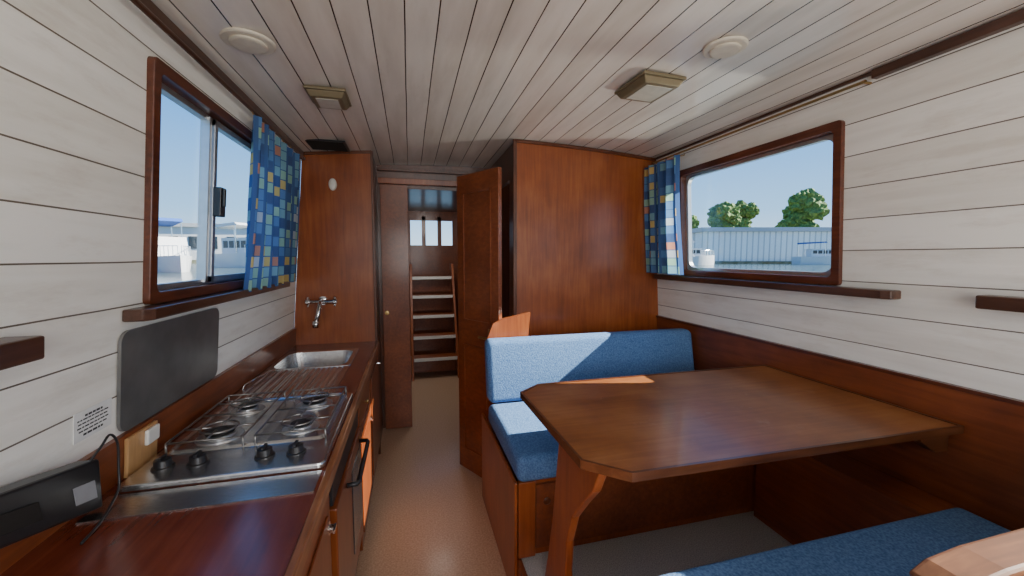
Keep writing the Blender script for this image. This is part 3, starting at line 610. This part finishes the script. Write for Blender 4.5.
def boat(x,y,ang,Ln,W,H,label,canopy,hullm,S=1.0):
    r=root('motor_boat',(x,y,WZ),label,'boat','moored boats')
    c=(x,y,0)
    g=G(); st=12; v=[]
    for i in range(st+1):
        s=i/st; w=W/2*(1-max(0,(s-0.5)/0.5)**2.2)+0.02; zz=H*(1+0.25*max(0,s-0.4)); xx=x-Ln/2+Ln*s
        v+=[(xx,y-w,WZ+zz),(xx,y-w*0.85,WZ+0.004),(xx,y+w*0.85,WZ+0.004),(xx,y+w,WZ+zz)]
    f=[]
    for i in range(st):
        for k in range(4): f.append([i*4+k,i*4+(k+1)%4,(i+1)*4+(k+1)%4,(i+1)*4+k])
    f+=[[0,1,2,3],[st*4+k for k in (3,2,1,0)]]
    g.add(v,f).rot(c,ang).make('hull',hullm,parent=r)
    z0=WZ+H*1.05
    cb=G().prism([(x-Ln*0.28,z0-0.1),(x+Ln*0.25,z0-0.1),(x+Ln*0.16,z0+0.9*S),(x-Ln*0.28,z0+0.9*S)],'y',y-W*0.36,y+W*0.36).rot(c,ang).make('cabin',M_boatw,parent=r)
    for k in range(4):
        xx=x-Ln*0.25+k*Ln*0.10; G().box((xx,y-W*0.365,z0+0.3*S),(xx+Ln*0.08,y+W*0.365,z0+0.72*S)).rot(c,ang).make('cabin_window',M_bglass,parent=cb)
    G().prism([(x-Ln*0.42,z0+1.7*S),(x-Ln*0.02,z0+1.8*S),(x+Ln*0.02,z0+1.65*S),(x-Ln*0.42,z0+1.5*S)],'y',y-W*0.4,y+W*0.4).rot(c,ang).make('canopy',canopy,parent=r)
    for xx in(x-Ln*0.40,x-Ln*0.02):
        for yy in(y-W*0.38,y+W*0.38): G().tube([(xx,yy,z0-0.2),(xx,yy,z0+1.7*S)],0.04,6).rot(c,ang).make('canopy_post',M_chrome,parent=r)
    for sg in(-1,1):
        pts=[]; g=G()
        for k in range(9):
            xx=x+Ln*0.15+k*Ln*0.33/8; w=W/2*(1-max(0,((xx-x+Ln/2)/Ln-0.5)/0.5)**2.2)*0.95
            g.tube([(xx,y+sg*w,WZ+H),(xx,y+sg*w,WZ+H*1.1+0.75)],0.02,5); pts.append((xx,y+sg*w,WZ+H*1.1+0.75))
        g.tube(pts,0.025,5); g.rot(c,ang).make('boat_railing',M_chrome,parent=r)
boat(-18.5,37,-0.9,7.5,2.8,1.1,'white motor cruiser with blue canopy moored in the marina',M_bblue,M_boatw,1.7)
boat(-17.0,29.5,-0.9,7,2.2,0.9,'dark red cruiser moored in the marina',M_boatw,M_bred,1.0)
boat(-31,52,-1.2,9,3.0,1.5,'white motor cruiser with pale canopy moored in the marina',M_boatw,M_boatw,1.6)
boat(-17.0,49,-0.6,9,3.0,1.5,'large white motor yacht moored in the marina',M_boatw,M_boatw,1.8)
boat(38.5,48,-0.2,7,2.6,1.2,'white motor cruiser moored before the warehouse',M_boatw,M_boatw,1.2)
boat(60,46,-0.4,7,2.6,1.2,'white motor cruiser with blue canopy moored by the bank',M_bblue,M_boatw,1.2)
g=G(); g.prism([(-80,80),(0,90),(0,200),(-120,200)],'z',WZ+0.002,WZ+0.6); g.make('bank.001',M_bank,world=True,label='distant marina bank',cat='ground'); bpy.data.objects['bank.001']['kind']='structure'
bb=root('marina_building',(-34,90,WZ+0.6),'low pale marina building on far bank','building')
G().box((-44,86,WZ+0.6),(-24,94,5.5)).make('building_walls',M_boatw,parent=bb)
G().box((-44.5,85.5,5.51),(-23.5,94.5,6.2)).make('building_roof',M_roof,parent=bb)
for k in range(6): G().box((-42.5+k*3.1,85.9,1.5),(-41+k*3.1,85.99,3.8)).make('building_window',M_bglass,parent=bb)
# ---------------------------------------------------------------- light
w=bpy.data.worlds.new('sky'); bpy.context.scene.world=w; w.use_nodes=True; nt=w.node_tree
tc=N(nt,'ShaderNodeTexCoord'); sp=N(nt,'ShaderNodeSeparateXYZ'); L(nt,tc.outputs['Generated'],sp.inputs[0])
r=ramp(nt,[(0.0,(0.64,0.83,0.98)),(0.10,(0.32,0.60,0.95)),(0.30,(0.10,0.36,0.86)),(1.0,(0.06,0.23,0.70))]); L(nt,sp.outputs[2],r.inputs[0])
L(nt,r.outputs[0],nt.nodes['Background'].inputs[0]); nt.nodes['Background'].inputs[1].default_value=1.9
sl=bpy.data.lights.new('sun','SUN'); sl.energy=28; sl.angle=0.01; sl.color=(1,0.93,0.82)
so_=bpy.data.objects.new('sun',sl); bpy.context.collection.objects.link(so_); d=Vector((-1,0.25,-0.68)); so_.rotation_euler=d.to_track_quat('-Z','Y').to_euler(); so_.location=(10,-3,12)
def area(name,loc,size,energy,target,color=(1,1,1)):
    l=bpy.data.lights.new(name,'AREA'); l.shape='RECTANGLE'; l.size=size[0]; l.size_y=size[1]; l.energy=energy; l.color=color
    o=bpy.data.objects.new(name,l); bpy.context.collection.objects.link(o); o.location=(loc[0],loc[1],loc[2]+OFF)
    dd=Vector(target)-Vector(loc); o.rotation_euler=dd.to_track_quat('-Z','Y').to_euler(); return o
area('cabin_fill',(0.5,-1.3,0.1),(1.8,0.9),40,(0.5,3,0.0),(1,0.97,0.92))  # added fill behind the camera to brighten the cabin, not a fitted lamp
area('ceiling_fill',(1.0,-0.6,-0.7),(0.8,0.8),9,(1.3,1.6,0.8),(1,0.95,0.88))  # added upward fill that lifts the ceiling, no real fixture
area('passage_fill',(0.3,4.6,0.6),(0.3,0.8),10,(0.3,5.2,-1),(1,0.95,0.9))  # added fill so the passage reads, no lamp hangs there
# sun glint thrown up by the water beside the hull, through the starboard windows onto the ceiling
for (lx,ly,e) in ((3.9,1.2,210),(3.6,-0.6,170)):
    sp_=bpy.data.lights.new('water_glint','SPOT'); sp_.energy=e; sp_.spot_size=math.radians(75); sp_.spot_blend=0.6; sp_.shadow_soft_size=0.12; sp_.color=(1,0.95,0.86)
    o=bpy.data.objects.new('water_glint',sp_); bpy.context.collection.objects.link(o); o.location=(lx,ly,-1.0+OFF)
    dd=Vector((1.85,ly+0.6,0.25))-Vector((lx,ly,-1.0)); o.rotation_euler=dd.to_track_quat('-Z','Y').to_euler()
# ---------------------------------------------------------------- camera
cam=bpy.data.cameras.new('camera'); cam.sensor_width=36; cam.lens=395/1024*36; cam.clip_start=0.02; cam.clip_end=2000
co=bpy.data.objects.new('camera',cam); bpy.context.collection.objects.link(co); co.location=(0,0,OFF); co.rotation_euler=(math.radians(90-4.5),0,math.radians(-14.5))
bpy.context.scene.camera=co
